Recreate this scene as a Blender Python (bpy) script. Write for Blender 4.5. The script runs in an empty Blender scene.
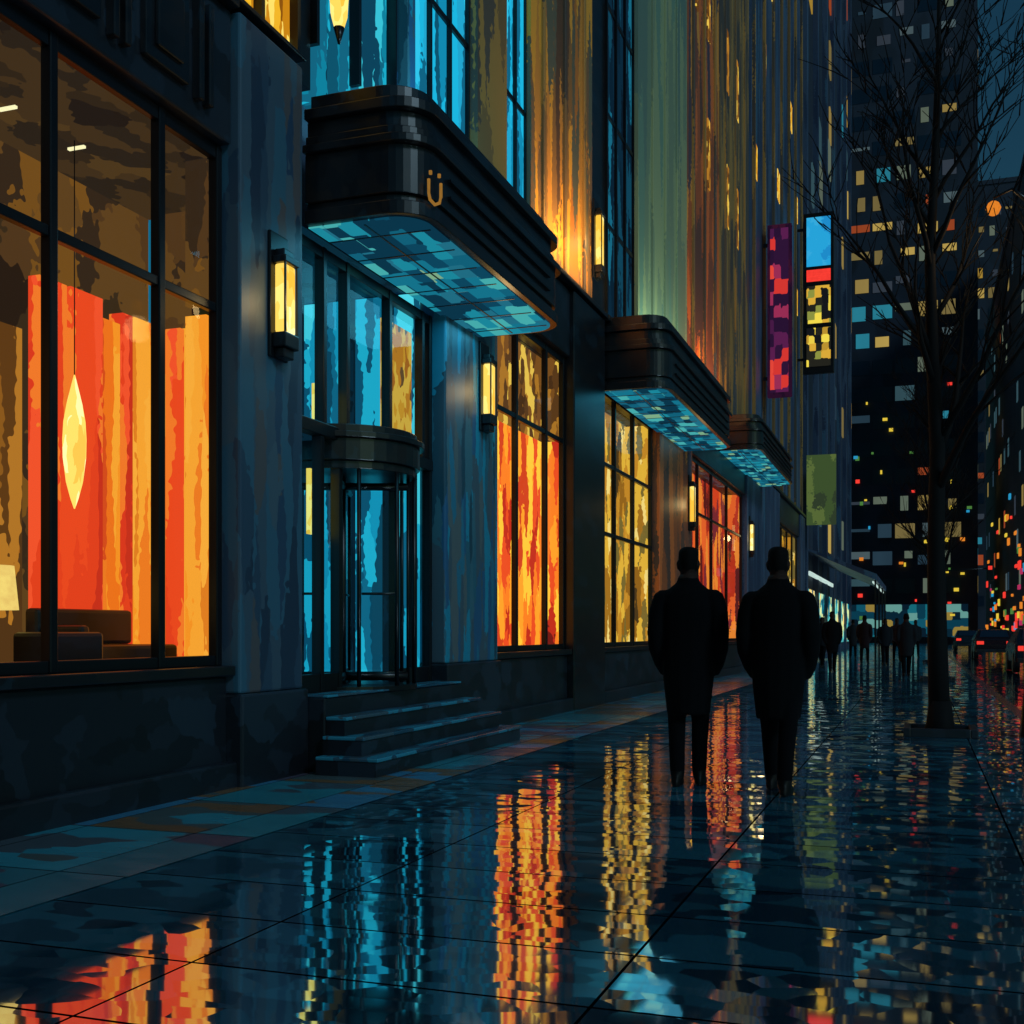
import bpy, bmesh, math, random
from mathutils import Vector, Matrix
R = math.radians
random.seed(7)
scene = bpy.context.scene
scene.view_settings.view_transform = 'Standard'
scene.view_settings.look = 'None'
scene.view_settings.exposure = 0

# ---------------------------------------------------------------- helpers
def lin(h):
    h = h.lstrip('#')
    out = []
    for i in (0, 2, 4):
        c = int(h[i:i+2], 16)/255
        out.append(c/12.92 if c <= .04045 else ((c+.055)/1.055)**2.4)
    return (out[0], out[1], out[2], 1)

def link_obj(name, me, parent=None, mat=None):
    ob = bpy.data.objects.new(name, me)
    scene.collection.objects.link(ob)
    if parent: ob.parent = parent
    if mat:
        for m in (mat if isinstance(mat, (list, tuple)) else [mat]):
            me.materials.append(m)
    return ob

def empty(name, loc=(0, 0, 0), rot=0):
    e = bpy.data.objects.new(name, None)
    e.empty_display_size = .3
    e.location = loc
    e.rotation_euler = (0, 0, rot)
    scene.collection.objects.link(e)
    return e

def add_box(bm, b, mi=0):
    x0, x1, y0, y1, z0, z1 = b
    v = [bm.verts.new(p) for p in ((x0,y0,z0),(x1,y0,z0),(x1,y1,z0),(x0,y1,z0),
                                   (x0,y0,z1),(x1,y0,z1),(x1,y1,z1),(x0,y1,z1))]
    for f in ((0,3,2,1),(4,5,6,7),(0,1,5,4),(1,2,6,5),(2,3,7,6),(3,0,4,7)):
        fc = bm.faces.new([v[i] for i in f]); fc.material_index = mi

def boxes(name, parent, mat, bl, bevel=0):
    me = bpy.data.meshes.new(name)
    bm = bmesh.new()
    for b in bl:
        add_box(bm, b[:6], b[6] if len(b) > 6 else 0)
    bm.to_mesh(me); bm.free()
    ob = link_obj(name, me, parent, mat)
    if bevel:
        m = ob.modifiers.new('bev', 'BEVEL'); m.width = bevel; m.segments = 2
        m.limit_method = 'ANGLE'
    return ob

def extrude_poly(bm, pts, z0, z1, mi=0):
    lo = [bm.verts.new((p[0], p[1], z0)) for p in pts]
    hi = [bm.verts.new((p[0], p[1], z1)) for p in pts]
    n = len(pts)
    f = bm.faces.new(lo[::-1]); f.material_index = mi
    f = bm.faces.new(hi); f.material_index = mi
    for i in range(n):
        f = bm.faces.new((lo[i], lo[(i+1) % n], hi[(i+1) % n], hi[i])); f.material_index = mi

def tube(bm, pts, rads, seg=8, mi=0, cap=True):
    """tapered tube through pts"""
    rings = []
    n = len(pts)
    up = Vector((.13, .97, .2)).normalized()
    for i, p in enumerate(pts):
        p = Vector(p)
        a = Vector(pts[max(i-1, 0)]); b = Vector(pts[min(i+1, n-1)])
        d = (b-a).normalized()
        u = d.cross(up)
        if u.length < .05: u = d.cross(Vector((1, 0, 0)))
        u.normalize(); w = d.cross(u)
        rings.append([bm.verts.new(p+(u*math.cos(2*math.pi*k/seg)+w*math.sin(2*math.pi*k/seg))*rads[i]) for k in range(seg)])
    for i in range(n-1):
        for k in range(seg):
            f = bm.faces.new((rings[i][k], rings[i][(k+1) % seg], rings[i+1][(k+1) % seg], rings[i+1][k]))
            f.material_index = mi; f.smooth = True
    if cap:
        f = bm.faces.new(rings[0][::-1]); f.material_index = mi
        f = bm.faces.new(rings[-1]); f.material_index = mi

def mesh_from(name, parent, mat, fn, bevel=0):
    me = bpy.data.meshes.new(name); bm = bmesh.new(); fn(bm)
    bmesh.ops.recalc_face_normals(bm, faces=bm.faces[:])
    bm.to_mesh(me); bm.free()
    ob = link_obj(name, me, parent, mat)
    if bevel:
        m = ob.modifiers.new('bev', 'BEVEL'); m.width = bevel; m.segments = 2; m.limit_method = 'ANGLE'
    return ob

# ---------------------------------------------------------------- materials
def new_mat(name):
    m = bpy.data.materials.new(name); m.use_nodes = True
    nt = m.node_tree; nt.nodes.clear()
    return m, nt, nt.nodes, nt.links

def strokes(name, cols, scale=(1, 3, .8), emit=0, rough=.5, base=1.0, dab=4.0, jit=.14, lo=.36, hi=.64,
            metallic=0, spec=.5, sample=False, warp=.12, block=False):
    """hand-mottled finish: long patches, each of one flat tone, following a slow noise"""
    m, nt, N, L = new_mat(name)
    out = N.new('ShaderNodeOutputMaterial')
    g = N.new('ShaderNodeNewGeometry'); mp = N.new('ShaderNodeMapping')
    mp.inputs['Scale'].default_value = tuple(s*dab for s in scale)
    if block:
        L.new(g.outputs['Position'], mp.inputs[0])
    else:
        wz = N.new('ShaderNodeTexNoise'); wz.inputs['Scale'].default_value = 14; wz.inputs['Detail'].default_value = 0
        L.new(g.outputs['Position'], wz.inputs['Vector'])
        wa = N.new('ShaderNodeVectorMath'); wa.operation = 'MULTIPLY_ADD'
        L.new(wz.outputs['Color'], wa.inputs[0]); wa.inputs[1].default_value = tuple(warp/(s*dab)*3 for s in scale)
        L.new(g.outputs['Position'], wa.inputs[2])
        L.new(wa.outputs[0], mp.inputs[0])
    vo = N.new('ShaderNodeTexVoronoi'); vo.inputs['Scale'].default_value = 1
    if block: vo.distance = 'CHEBYCHEV'; vo.inputs['Randomness'].default_value = .45
    L.new(mp.outputs[0], vo.inputs['Vector'])
    nz = N.new('ShaderNodeTexNoise'); nz.inputs['Scale'].default_value = 1/dab
    nz.inputs['Detail'].default_value = 1; nz.inputs['Roughness'].default_value = .6
    L.new(vo.outputs['Position'], nz.inputs['Vector'])
    sp = N.new('ShaderNodeSeparateColor'); L.new(vo.outputs['Color'], sp.inputs[0])
    ja = N.new('ShaderNodeMath'); ja.operation = 'MULTIPLY_ADD'; L.new(sp.outputs[0], ja.inputs[0]); ja.inputs[1].default_value = jit; ja.inputs[2].default_value = -jit/2
    jb = N.new('ShaderNodeMath'); jb.operation = 'ADD'; L.new(ja.outputs[0], jb.inputs[0]); L.new(nz.outputs['Fac'], jb.inputs[1])
    r = N.new('ShaderNodeValToRGB'); r.color_ramp.interpolation = 'CONSTANT'
    els = r.color_ramp.elements
    n = len(cols)
    pos = [0]+[lo+(hi-lo)*(i)/(max(n-2, 1)) for i in range(n-1)]
    els[0].position = 0; els[0].color = lin(cols[0])
    els[1].position = pos[1] if n > 1 else 1; els[1].color = lin(cols[min(1, n-1)])
    for i in range(2, n):
        e = els.new(pos[i]); e.color = lin(cols[i])
    L.new(jb.outputs[0], r.inputs[0])
    if emit:
        em = N.new('ShaderNodeEmission'); em.inputs[1].default_value = emit*1.03
        L.new(r.outputs[0], em.inputs[0]); L.new(em.outputs[0], out.inputs[0])
        if not sample: m.cycles.emission_sampling = 'NONE'
        return m
    p = N.new('ShaderNodeBsdfPrincipled'); L.new(p.outputs[0], out.inputs[0])
    L.new(r.outputs[0], p.inputs['Base Color'])
    p.inputs['Roughness'].default_value = rough
    p.inputs['Metallic'].default_value = metallic
    p.inputs['Specular IOR Level'].default_value = spec
    return m

def plain(name, col, rough=.5, metallic=0, emit=0, spec=.5, sample=False):
    m, nt, N, L = new_mat(name)
    out = N.new('ShaderNodeOutputMaterial')
    c = lin(col)
    g = N.new('ShaderNodeTexNoise'); g.inputs['Scale'].default_value = 6; g.inputs['Detail'].default_value = 1
    mx = N.new('ShaderNodeMix'); mx.data_type = 'RGBA'
    mx.inputs[6].default_value = tuple(x*.75 for x in c[:3])+(1,)
    mx.inputs[7].default_value = tuple(min(x*1.25, 1) for x in c[:3])+(1,)
    L.new(g.outputs['Fac'], mx.inputs[0])
    if emit:
        em = N.new('ShaderNodeEmission'); em.inputs[1].default_value = emit
        L.new(mx.outputs[2], em.inputs[0]); L.new(em.outputs[0], out.inputs[0])
        if not sample: m.cycles.emission_sampling = 'NONE'
        return m
    p = N.new('ShaderNodeBsdfPrincipled'); L.new(p.outputs[0], out.inputs[0])
    L.new(mx.outputs[2], p.inputs['Base Color'])
    p.inputs['Roughness'].default_value = rough; p.inputs['Metallic'].default_value = metallic
    p.inputs['Specular IOR Level'].default_value = spec
    return m

def glass_mat(name, tint='ffffff', refl=.12):
    m, nt, N, L = new_mat(name)
    out = N.new('ShaderNodeOutputMaterial'); mx = N.new('ShaderNodeMixShader')
    t = N.new('ShaderNodeBsdfTransparent'); t.inputs[0].default_value = lin(tint)
    gl = N.new('ShaderNodeBsdfGlossy'); gl.inputs['Roughness'].default_value = .03
    fr = N.new('ShaderNodeFresnel'); fr.inputs[0].default_value = 1.45
    mm = N.new('ShaderNodeMath'); mm.operation = 'MULTIPLY'; mm.inputs[1].default_value = refl/.12*.7
    L.new(fr.outputs[0], mm.inputs[0]); L.new(mm.outputs[0], mx.inputs[0])
    L.new(t.outputs[0], mx.inputs[1]); L.new(gl.outputs[0], mx.inputs[2]); L.new(mx.outputs[0], out.inputs[0])
    return m

M = {}
M['black'] = strokes('black_stone', ['0d1117', '121820', '18202a', '10161e', '1c2834'], (1.5, .8, 1.2), rough=.4)
M['metal'] = plain('dark_bronze', '101318', .35, .3)
M['metal2'] = strokes('bronze_trim', ['0a0d12', '101419', '181719', '0e1218', '142029'], (3, .7, 2), rough=.3)
M['pier'] = strokes('blue_grey_stone', ['1c3044', '263e52', '344a5a', '2c5468', '48484c', '3c5260', '223c54'], (2, 2.2, .35), rough=.5)
M['pier_teal'] = strokes('teal_stone', ['184050', '245a6c', '34606e', '127c96', '3c505c', '205274', '206880', '505c60'], (2, 2.6, .35), rough=.5)
M['gold'] = strokes('gold_stone', ['5a3f2a', '8a6030', 'c07f32', 'd8952e', '7a5a3a', '5c5a48', 'b06a28'], (2, 1.4, .16), rough=.5)
M['green'] = strokes('green_stone', ['5a7266', '6c7e66', '84916c', '62806e', '94946a'], (2, .9, .1), rough=.55)
M['rust'] = strokes('rust_stone', ['5a3b30', 'a05028', 'd0662c', '7d4630', 'd88a34', '4a3c48'], (2, .7, .14), rough=.5)
M['brown'] = strokes('brown_stone', ['4b4036', '765a34', '9c7438', '54483c', '3f4a50'], (2, .8, .14), rough=.5)
M['navy'] = strokes('navy_stone', ['1c2c48', '2c3e58', '3e5068', '26344c', '35566e'], (1, .7, .12), rough=.55)
M['navy2'] = strokes('dark_tower_wall', ['131c2a', '1a2636', '222e40', '172030'], (.12, .12, .06), rough=.7)
M['towerglass'] = plain('unlit_tower_glass', '14283a', .3)
M['teal_lit'] = strokes('teal_lit_glazing', ['0a3448', '0d5068', '0e7c98', '1aa6c4', '12617c', '36bcd0', '0c4058'], (1, 2, .2), emit=1.05)
M['cyan_lit'] = strokes('cyan_lit_glazing', ['0c4c66', '0f7fa4', '19a9d0', '1e9ac0', '0e5c7a', '2cb8dc'], (1, 1.6, .16), emit=1.15)
M['blue_dark'] = strokes('dark_blue_glazing', ['0a1a28', '0d2c40', '12485f', '0b2436', '1a708c'], (1, 1.4, .3), emit=.8)
M['yellow_lit'] = strokes('yellow_lit_glazing', ['8a5210', 'c98416', 'f0b52a', 'ffe06a', 'd08a1c'], (1, 4, 1.2), emit=1.0)
M['red_cur'] = strokes('red_lit_curtain', ['c4301a', 'd8381c', 'f0522a', 'e0401c', 'f07828', 'e8481e'], (1.5, 2.4, .25), emit=1.0)  # both curtains glow themselves; the room's light is put in as emission
M['or_cur'] = strokes('orange_lit_curtain', ['d04a1a', 'e8701a', 'f09024', 'e87820', 'f2a030', 'dc7c20', 'f4a838'], (3, 2.6, .25), emit=1.03)
M['br_wall'] = strokes('amber_brown_wall_glow', ['2e2014', '40301c', '5a3e20', '3c2c1c', '6a4a22', '80561f'], (1, .7, .5), emit=.75)  # wall and ceiling emission stands in for light from room lamps
M['br_ceil'] = strokes('brown_ceiling_glow', ['2a2018', '3a2c1c', '4c3820', '33281c', '5a4222'], (1, .7, 1), emit=.7)
M['hot'] = strokes('warm_display_wall_glow', ['6e1a14', 'b82c1a', 'e04a20', 'f07a22', 'fcc038', 'f89a28', 'c8401c'], (2.4, 1.5, .42), emit=1.2)  # display and room walls emit; their interior light is in the colour
M['amber'] = strokes('amber_upper_glow', ['4a3018', '7c5020', 'b07828', '5c3c1c', 'f0c850', '8a5c24'], (2.4, 1.8, .9), emit=.95)
M['goldroom'] = strokes('golden_room_wall_glow', ['4e3a1a', '96661c', 'c88c28', 'e8b83c', '7a6a30', 'fce080', 'a87420'], (2.4, 1.2, .5), emit=1.0)
M['redroom'] = strokes('red_room_wall_glow', ['5a1c18', 'b8341c', 'e8642a', 'f08a30', '7a2a30', 'd84420'], (2, .8, .3), emit=1.05)
M['lobby'] = strokes('teal_lobby_wall_glow', ['0c4056', '10607c', '148aaa', '20a4c0', '0c4c66', '48c4d4', '0f6684'], (2, 1.8, .3), emit=1.2)  # lobby walls and columns glow in place of lobby lighting
M['lobby_d'] = strokes('dark_lobby_column_glow', ['06141e', '0a2230', '0c2c3e', '081a26'], (2, 2, .4), emit=.7)
M['soffit'] = strokes('teal_soffit', ['0a3448', '115e76', '1a8498', '1f6a80', '44a8a8', '0c445c', '7aa884', '147088'], (1.6, .7, 1), emit=1.0, jit=.34, block=True)
M['lamp'] = strokes('lamp_glass', ['f4b93c', 'f8cc58', 'ffe27a', 'fff2a8'], (3, 5, 2), emit=1.2)
M['art'] = strokes('gold_art_panel', ['b8641c', 'e09428', 'f0b040', 'd07c20', '6e4a2a'], (6, 4, 2), emit=1.0)
M['wht'] = plain('pale_light', 'fff0b4', emit=1.2)
M['shade'] = plain('amber_lampshade', 'ffd070', emit=1.0)
M['leaf'] = strokes('leaf_shade', ['f0b848', 'f8d060', 'fff0a0', 'f8d870'], (4, 8, 1.5), emit=1.25)
M['glass'] = glass_mat('window_glass', refl=.08)
M['glass_t'] = glass_mat('door_glass', 'd4f2f6', .12)
M['coat'] = plain('black_wool', '05070a', .95, spec=.1)
M['trouser'] = plain('black_trousers', '050609', .95, spec=.1)
M['hair'] = plain('dark_hair', '070707', .8, spec=.1)
M['skin'] = plain('skin', '2a1e1a', .7, spec=.1)
M['shoe'] = plain('black_leather', '040404', .5, spec=.2)
M['bark'] = plain('wet_bark', '08090b', .8, spec=.15)
M['red_e'] = plain('red_neon', 'f23a30', emit=1.1)
M['pink_e'] = plain('pink_neon', 'b83060', emit=.9)
M['cyan_e'] = plain('cyan_neon', '2898c8', emit=.9)
M['yel_e'] = plain('yellow_neon', 'e8c840', emit=.95)
M['or_e'] = plain('orange_lamp', 'e08028', emit=1.0)
M['grn_e'] = plain('green_light', '5c9a4a', emit=.6)
M['wht_e'] = plain('white_light', 'c8e4dc', emit=.9)

def paving(name, tones, sx, sy, wet, joint=.012, xoff=0):
    m, nt, N, L = new_mat(name)
    out = N.new('ShaderNodeOutputMaterial'); p = N.new('ShaderNodeBsdfPrincipled')
    L.new(p.outputs[0], out.inputs[0])
    g = N.new('ShaderNodeNewGeometry')
    sep = N.new('ShaderNodeSeparateXYZ'); L.new(g.outputs['Position'], sep.inputs[0])
    def mth(op, a, b=None, c=None):
        n = N.new('ShaderNodeMath'); n.operation = op
        for i, v in enumerate((a, b, c)):
            if v is None: continue
            if isinstance(v, (int, float)): n.inputs[i].default_value = v
            else: L.new(v, n.inputs[i])
        return n.outputs[0]
    ux = mth('DIVIDE', mth('ADD', sep.outputs[0], 100+xoff), sx)
    uy = mth('DIVIDE', mth('ADD', sep.outputs[1], 100), sy)
    fx = mth('FRACT', ux); fy = mth('FRACT', uy)
    jx = mth('LESS_THAN', fx, joint/sx); jy = mth('LESS_THAN', fy, joint*1.3/sy)
    jn = mth('MAXIMUM', jx, jy)
    cmb = N.new('ShaderNodeCombineXYZ'); L.new(mth('FLOOR', ux), cmb.inputs[0]); L.new(mth('FLOOR', uy), cmb.inputs[1])
    wn = N.new('ShaderNodeTexWhiteNoise'); wn.noise_dimensions = '3D'; L.new(cmb.outputs[0], wn.inputs[0])
    # facets of the broken water film
    nz2 = N.new('ShaderNodeTexNoise'); nz2.inputs['Scale'].default_value = 6; nz2.inputs['Detail'].default_value = 1
    L.new(g.outputs['Position'], nz2.inputs['Vector'])
    addv = N.new('ShaderNodeVectorMath'); addv.operation = 'MULTIPLY_ADD'
    L.new(nz2.outputs['Color'], addv.inputs[0]); addv.inputs[1].default_value = (.12, .05, 0); L.new(g.outputs['Position'], addv.inputs[2])
    mp2 = N.new('ShaderNodeMapping'); mp2.inputs['Scale'].default_value = (6, 9, 1) if wet else (4, 8, 1)
    L.new(addv.outputs[0], mp2.inputs[0])
    v = N.new('ShaderNodeTexVoronoi'); v.feature = 'F1'; v.inputs['Scale'].default_value = 1; v.voronoi_dimensions = '2D'
    L.new(mp2.outputs[0], v.inputs['Vector'])
    nz = N.new('ShaderNodeTexNoise'); nz.inputs['Scale'].default_value = .16; nz.inputs['Detail'].default_value = 2
    L.new(v.outputs['Position'], nz.inputs['Vector'])
    f = mth('ADD', mth('MULTIPLY', wn.outputs['Value'], .5 if not wet else .24), mth('MULTIPLY', nz.outputs['Fac'], .5 if not wet else .76))
    r = N.new('ShaderNodeValToRGB'); r.color_ramp.interpolation = 'CONSTANT'
    els = r.color_ramp.elements; n = len(tones)
    els[0].position = 0; els[0].color = lin(tones[0]); els[1].position = .34 if wet else .3; els[1].color = lin(tones[1])
    for i in range(2, n):
        e = els.new(.34+.26*(i-1)/(n-2) if wet else .3+.42*(i-1)/(n-1)); e.color = lin(tones[i])
    L.new(f, r.inputs[0])
    mx = N.new('ShaderNodeMix'); mx.data_type = 'RGBA'
    L.new(jn, mx.inputs[0]); L.new(r.outputs[0], mx.inputs[6]); mx.inputs[7].default_value = lin('030508')
    L.new(mx.outputs[2], p.inputs['Base Color'])
    sub = N.new('ShaderNodeVectorMath'); sub.operation = 'SUBTRACT'; L.new(v.outputs['Color'], sub.inputs[0]); sub.inputs[1].default_value = (.5, .5, .5)
    amp = N.new('ShaderNodeVectorMath'); amp.operation = 'MULTIPLY'
    a = .024 if wet else .05
    L.new(sub.outputs[0], amp.inputs[0]); amp.inputs[1].default_value = (a*.8, a*1.5, 0)
    ad = N.new('ShaderNodeVectorMath'); ad.operation = 'ADD'; L.new(amp.outputs[0], ad.inputs[0]); L.new(g.outputs['Normal'], ad.inputs[1])
    nr = N.new('ShaderNodeVectorMath'); nr.operation = 'NORMALIZE'; L.new(ad.outputs[0], nr.inputs[0])
    L.new(nr.outputs[0], p.inputs['Normal'])
    L.new(mth('ADD', mth('MULTIPLY', jn, .5), .04 if wet else .22), p.inputs['Roughness'])
    L.new(mth('MULTIPLY', mth('SUBTRACT', 1, jn), .5), p.inputs['Specular IOR Level'])
    p.inputs['IOR'].default_value = 9.0 if wet else 2.2
    return m
M['pave'] = paving('wet_paving', ['0e2c3e', '16465c', '206074', '123c50', '287088', '1a5066'], 1.5, .62, True)
M['strip'] = paving('granite_band', ['2a8090', '46545e', '2e8ca0', '4a5a5c', '76583c', '3a7ca0', '544e60', '2a7484'], .78, 1.15, False, joint=.01)
M['kerb'] = strokes('kerb_granite', ['26323c', '303c46', '1c2832'], (2, 2, 2), rough=.2)
M['road'] = paving('wet_asphalt', ['0a1420', '0e1c2a', '13273a', '0c1826'], 400, 400, True, joint=0)

# ---------------------------------------------------------------- ground
def sheet(name, x0, x1, y0, y1, z, mat):
    me = bpy.data.meshes.new(name)
    me.from_pydata([(x0, y0, z), (x1, y0, z), (x1, y1, z), (x0, y1, z)], [], [(0, 1, 2, 3)])
    return link_obj(name, me, None, mat)
sheet('ground', -900, 900, -900, 900, -.14, M['road'])
sheet('road', 1.45, 9.0, -40, 146, -.128, M['road'])
boxes('sidewalk', None, M['pave'], [(-6.9, 1.3, -40, 130, -.3, 0)])
boxes('kerb', None, M['kerb'], [(1.3, 1.45, -40, 130, -.3, .003)])
boxes('sidewalk', None, M['pave'], [(9.15, 14, -40, 130, -.3, 0)])
boxes('kerb', None, M['kerb'], [(9.0, 9.15, -40, 130, -.3, .003)])
sheet('paving_band', -5.2, -3.65, -40, 54, .005, M['strip'])
boxes('lane_marking', None, plain('road_paint', '9a9a94', .4), [(5.2, 5.32, y, y+2.5, -.13, -.122) for y in range(-20, 120, 6)])

# ---------------------------------------------------------------- main building
B = empty('art_deco_building')
H = 34
boxes('core', B, M['navy'], [(-15, -6.85, -12, 54, -.2, 4.96), (-15, -5.42, -12, 11.7, 4.98, H), (-15, -6.85, 11.702, 54, 4.98, 5.38), (-15, -5.42, 11.702, 54, 5.4, H)])
boxes('plinth', B, M['black'], [(-6.84, -5.06, -12, 7.66, -.1, .86), (-6.84, -5.06, 13.44, 16.79, -.1, .86), (-6.84, -5.06, 18.6, 54, -.1, .86)], .02)
boxes('window_sill', B, M['metal2'], [(-5.3, -4.98, -12, 7.66, .862, .94), (-5.3, -4.98, 13.44, 16.79, .862, .94), (-5.3, -4.98, 18.61, 54, .862, .94)], .01)
boxes('plinth_base_course', B, M['black'], [(-5.06, -4.96, -12, 7.66, -.05, .2), (-5.06, -4.96, 13.44, 16.79, -.05, .2), (-5.06, -4.96, 18.61, 54, -.05, .2)], .02)
boxes('stone_pier_1', B, M['pier'], [(-5.4, -4.95, 7.67, 8.63, .72, 6.0)], .02)
boxes('stone_pier_1_base', B, M['black'], [(-5.42, -4.91, 7.64, 8.66, -.1, .718)], .02)
boxes('stone_pier_2', B, M['pier_teal'], [(-6.84, -4.95, 11.75, 13.43, .85, 6.4)], .02)
boxes('stone_pier_2_base', B, M['black'], [(-6.84, -4.9, 11.72, 13.44, -.1, .848)], .02)
boxes('stone_pier_3', B, M['metal2'], [(-6.84, -4.95, 16.8, 18.6, -.1, 6.4)], .02)
boxes('stone_pier_4', B, M['rust'], [(-6.84, -4.95, 22.9, 26.4, .95, 6.4)], .02)
boxes('stone_pier_5', B, M['navy'], [(-6.84, -4.95, 35.4, 44, .95, 6.4), (-6.84, -4.95, 52, 54, .95, 6.4)], .02)
fr = []
def bay(ys, z0, z1, ztr, xf=-5.1, xb=-5.18, w=.035):
    for y in ys: fr.append((xb, xf, y-w, y+w, z0, z1))
    for a, b in zip(ys[:-1], ys[1:]):
        for z in ztr: fr.append((xb+.01, xf-.01, a+w, b-w, z-.035, z+.035))
        fr.append((xb+.01, xf-.01, a+w, b-w, z0, z0+.08)); fr.append((xb+.01, xf-.01, a+w, b-w, z1-.1, z1))
bay([-2.9, -1.8, -.7, .4, 1.5, 2.6, 3.65, 4.73, 5.82, 6.91, 7.62], .94, 4.95, [3.7])
bay([13.5, 14.6, 15.9, 16.75], .94, 5.38, [4.1])
bay([18.68, 19.9, 21.3, 22.84], .94, 5.38, [2.9, 4.1])
bay([26.5, 28, 30, 32.5, 35.3], .94, 5.38, [4.1])
bay([44.1, 46, 48, 50, 51.9], .94, 5.38, [3.0])
boxes('window_frames', B, M['metal'], fr, .008)
def panes(name, mat, bl, par):
    me = bpy.data.meshes.new(name); vs = []; fs = []
    for (x, y0, y1, z0, z1) in bl:
        i = len(vs); vs += [(x, y0, z0), (x, y1, z0), (x, y1, z1), (x, y0, z1)]; fs.append((i, i+1, i+2, i+3))
    me.from_pydata(vs, [], fs)
    return link_obj(name, me, par, mat)
panes('shop_window_glass', M['glass'], [(-5.14, -2.9, 7.6, .95, 4.93), (-5.14, 13.5, 16.73, .95, 5.36),
      (-5.14, 18.7, 22.84, .95, 5.36), (-5.14, 26.5, 35.3, .95, 5.36), (-5.14, 44.1, 51.9, .95, 5.36)], B)
# interior of the corner room (runs on behind the first pier)
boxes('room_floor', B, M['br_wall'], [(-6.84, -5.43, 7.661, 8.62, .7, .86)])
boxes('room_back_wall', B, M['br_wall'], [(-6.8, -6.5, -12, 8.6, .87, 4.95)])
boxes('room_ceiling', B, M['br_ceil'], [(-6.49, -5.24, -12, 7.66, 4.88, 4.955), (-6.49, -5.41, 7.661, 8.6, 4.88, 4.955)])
boxes('amber_screen_glow', B, strokes('amber_screen_glow', ['6a4218', '9c6420', 'c8842c', 'a86420', '5c3c1c'], (2, 2, .3), emit=.75), [(-6.49, -6.42, 6.4, 6.98, .9, 3.5), (-6.49, -6.42, 3.2, 5.2, .9, 3.5)])  # the screen's lit look is emission, no lamp shines on it
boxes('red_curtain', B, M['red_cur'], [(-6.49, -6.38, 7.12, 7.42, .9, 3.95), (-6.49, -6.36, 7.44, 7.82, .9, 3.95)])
boxes('orange_curtain', B, M['or_cur'], [(-6.49, -6.37, 7.84, 8.05, .9, 3.8), (-6.49, -6.34, 8.2, 8.5, .9, 3.9), (-6.34, -5.43, 8.5, 8.6, .9, 3.85), (-5.4, -5.21, 7.6, 7.665, .95, 3.66)])  # last box is a glowing panel added over the dark pier reveal
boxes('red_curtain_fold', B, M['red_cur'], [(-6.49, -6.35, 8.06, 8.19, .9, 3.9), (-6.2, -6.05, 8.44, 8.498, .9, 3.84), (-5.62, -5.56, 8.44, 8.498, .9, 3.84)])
boxes('end_wall_upper', B, M['br_wall'], [(-6.36, -5.43, 8.5, 8.6, 3.87, 4.87), (-5.4, -5.21, 7.6, 7.665, 3.74, 4.87)])  # second box carries the added glowing reveal panel upward
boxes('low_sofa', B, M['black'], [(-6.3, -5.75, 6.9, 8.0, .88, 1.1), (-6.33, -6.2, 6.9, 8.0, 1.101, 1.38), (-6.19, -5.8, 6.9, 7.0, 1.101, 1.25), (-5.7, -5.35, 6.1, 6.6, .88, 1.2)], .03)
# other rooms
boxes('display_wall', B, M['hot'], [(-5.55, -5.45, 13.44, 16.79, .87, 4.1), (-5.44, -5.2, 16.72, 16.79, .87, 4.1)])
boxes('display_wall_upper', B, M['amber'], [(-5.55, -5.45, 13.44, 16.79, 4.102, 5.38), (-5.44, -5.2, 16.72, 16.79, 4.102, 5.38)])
boxes('golden_room_wall_glow', B, M['goldroom'], [(-5.75, -5.65, 18.61, 22.9, .87, 5.38), (-5.64, -5.2, 22.86, 22.895, .87, 5.38)])
boxes('red_room_wall_glow', B, M['redroom'], [(-5.75, -5.65, 26.4, 35.4, .87, 5.38), (-5.64, -5.2, 35.3, 35.39, .87, 5.38)])
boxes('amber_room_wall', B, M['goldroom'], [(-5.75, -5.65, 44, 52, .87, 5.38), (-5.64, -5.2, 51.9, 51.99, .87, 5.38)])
fa = [(-5.41, -5.02, -12, 7.66, 4.965, 6.0), (-5.41, -5.02, 13.44, 16.79, 5.39, 6.4), (-5.41, -5.02, 18.61, 22.89, 5.39, 6.4), (-5.41, -5.02, 26.41, 35.39, 5.39, 6.4), (-5.41, -5.02, 44.01, 51.99, 5.39, 6.4)]
boxes('fascia', B, M['black'], fa, .02)
rel = []
y = -2
while y < 7.0:
    rel.append((-5.02, -4.97, y, y+.5, 5.15, 5.8)); rel.append((-4.97, -4.94, y+.1, y+.4, 5.25, 5.7)); rel.append((-5.02, -4.95, y+.6, y+.66, 5.1, 5.85)); rel.append((-5.02, -4.95, y+.72, y+.78, 5.1, 5.85)); y += .95
boxes('fascia_relief', B, M['metal2'], rel, .01)
boxes('cornice', B, M['metal2'], [(-5.41, -4.93, -12, 7.64, 6.002, 6.06), (-5.41, -4.93, -12, 8.66, 6.062, 6.1), (-5.41, -4.9, 11.7, 18.62, 6.42, 6.5), (-5.41, -4.9, 18.7, 54, 6.42, 6.52)], .01)
up = [(-12, 2, 'navy', -5.05), (2, 4, 'blue_dark', -5.3), (4, 5.2, 'navy', -5.0), (5.2, 7.5, 'blue_dark', -5.3), (7.5, 8.7, 'yellow_lit', -5.1), (8.7, 9.2, 'metal2', -5.2),
      (9.2, 10.9, 'teal_lit', -5.25), (10.9, 11.1, 'pier_teal', -5.02), (11.1, 12.86, 'cyan_lit', -5.15), (12.86, 13.9, 'brown', -5.0), (13.9, 14.8, 'cyan_lit', -5.08),
      (14.8, 17.9, 'gold', -4.98), (17.9, 19.15, 'metal2', -5.1), (19.15, 21.1, 'blue_dark', -5.1), (21.1, 25.9, 'green', -4.98), (25.9, 30.4, 'rust', -5.0),
      (30.4, 35.9, 'brown', -4.98), (35.9, 54, 'navy', -5.05)]
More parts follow.
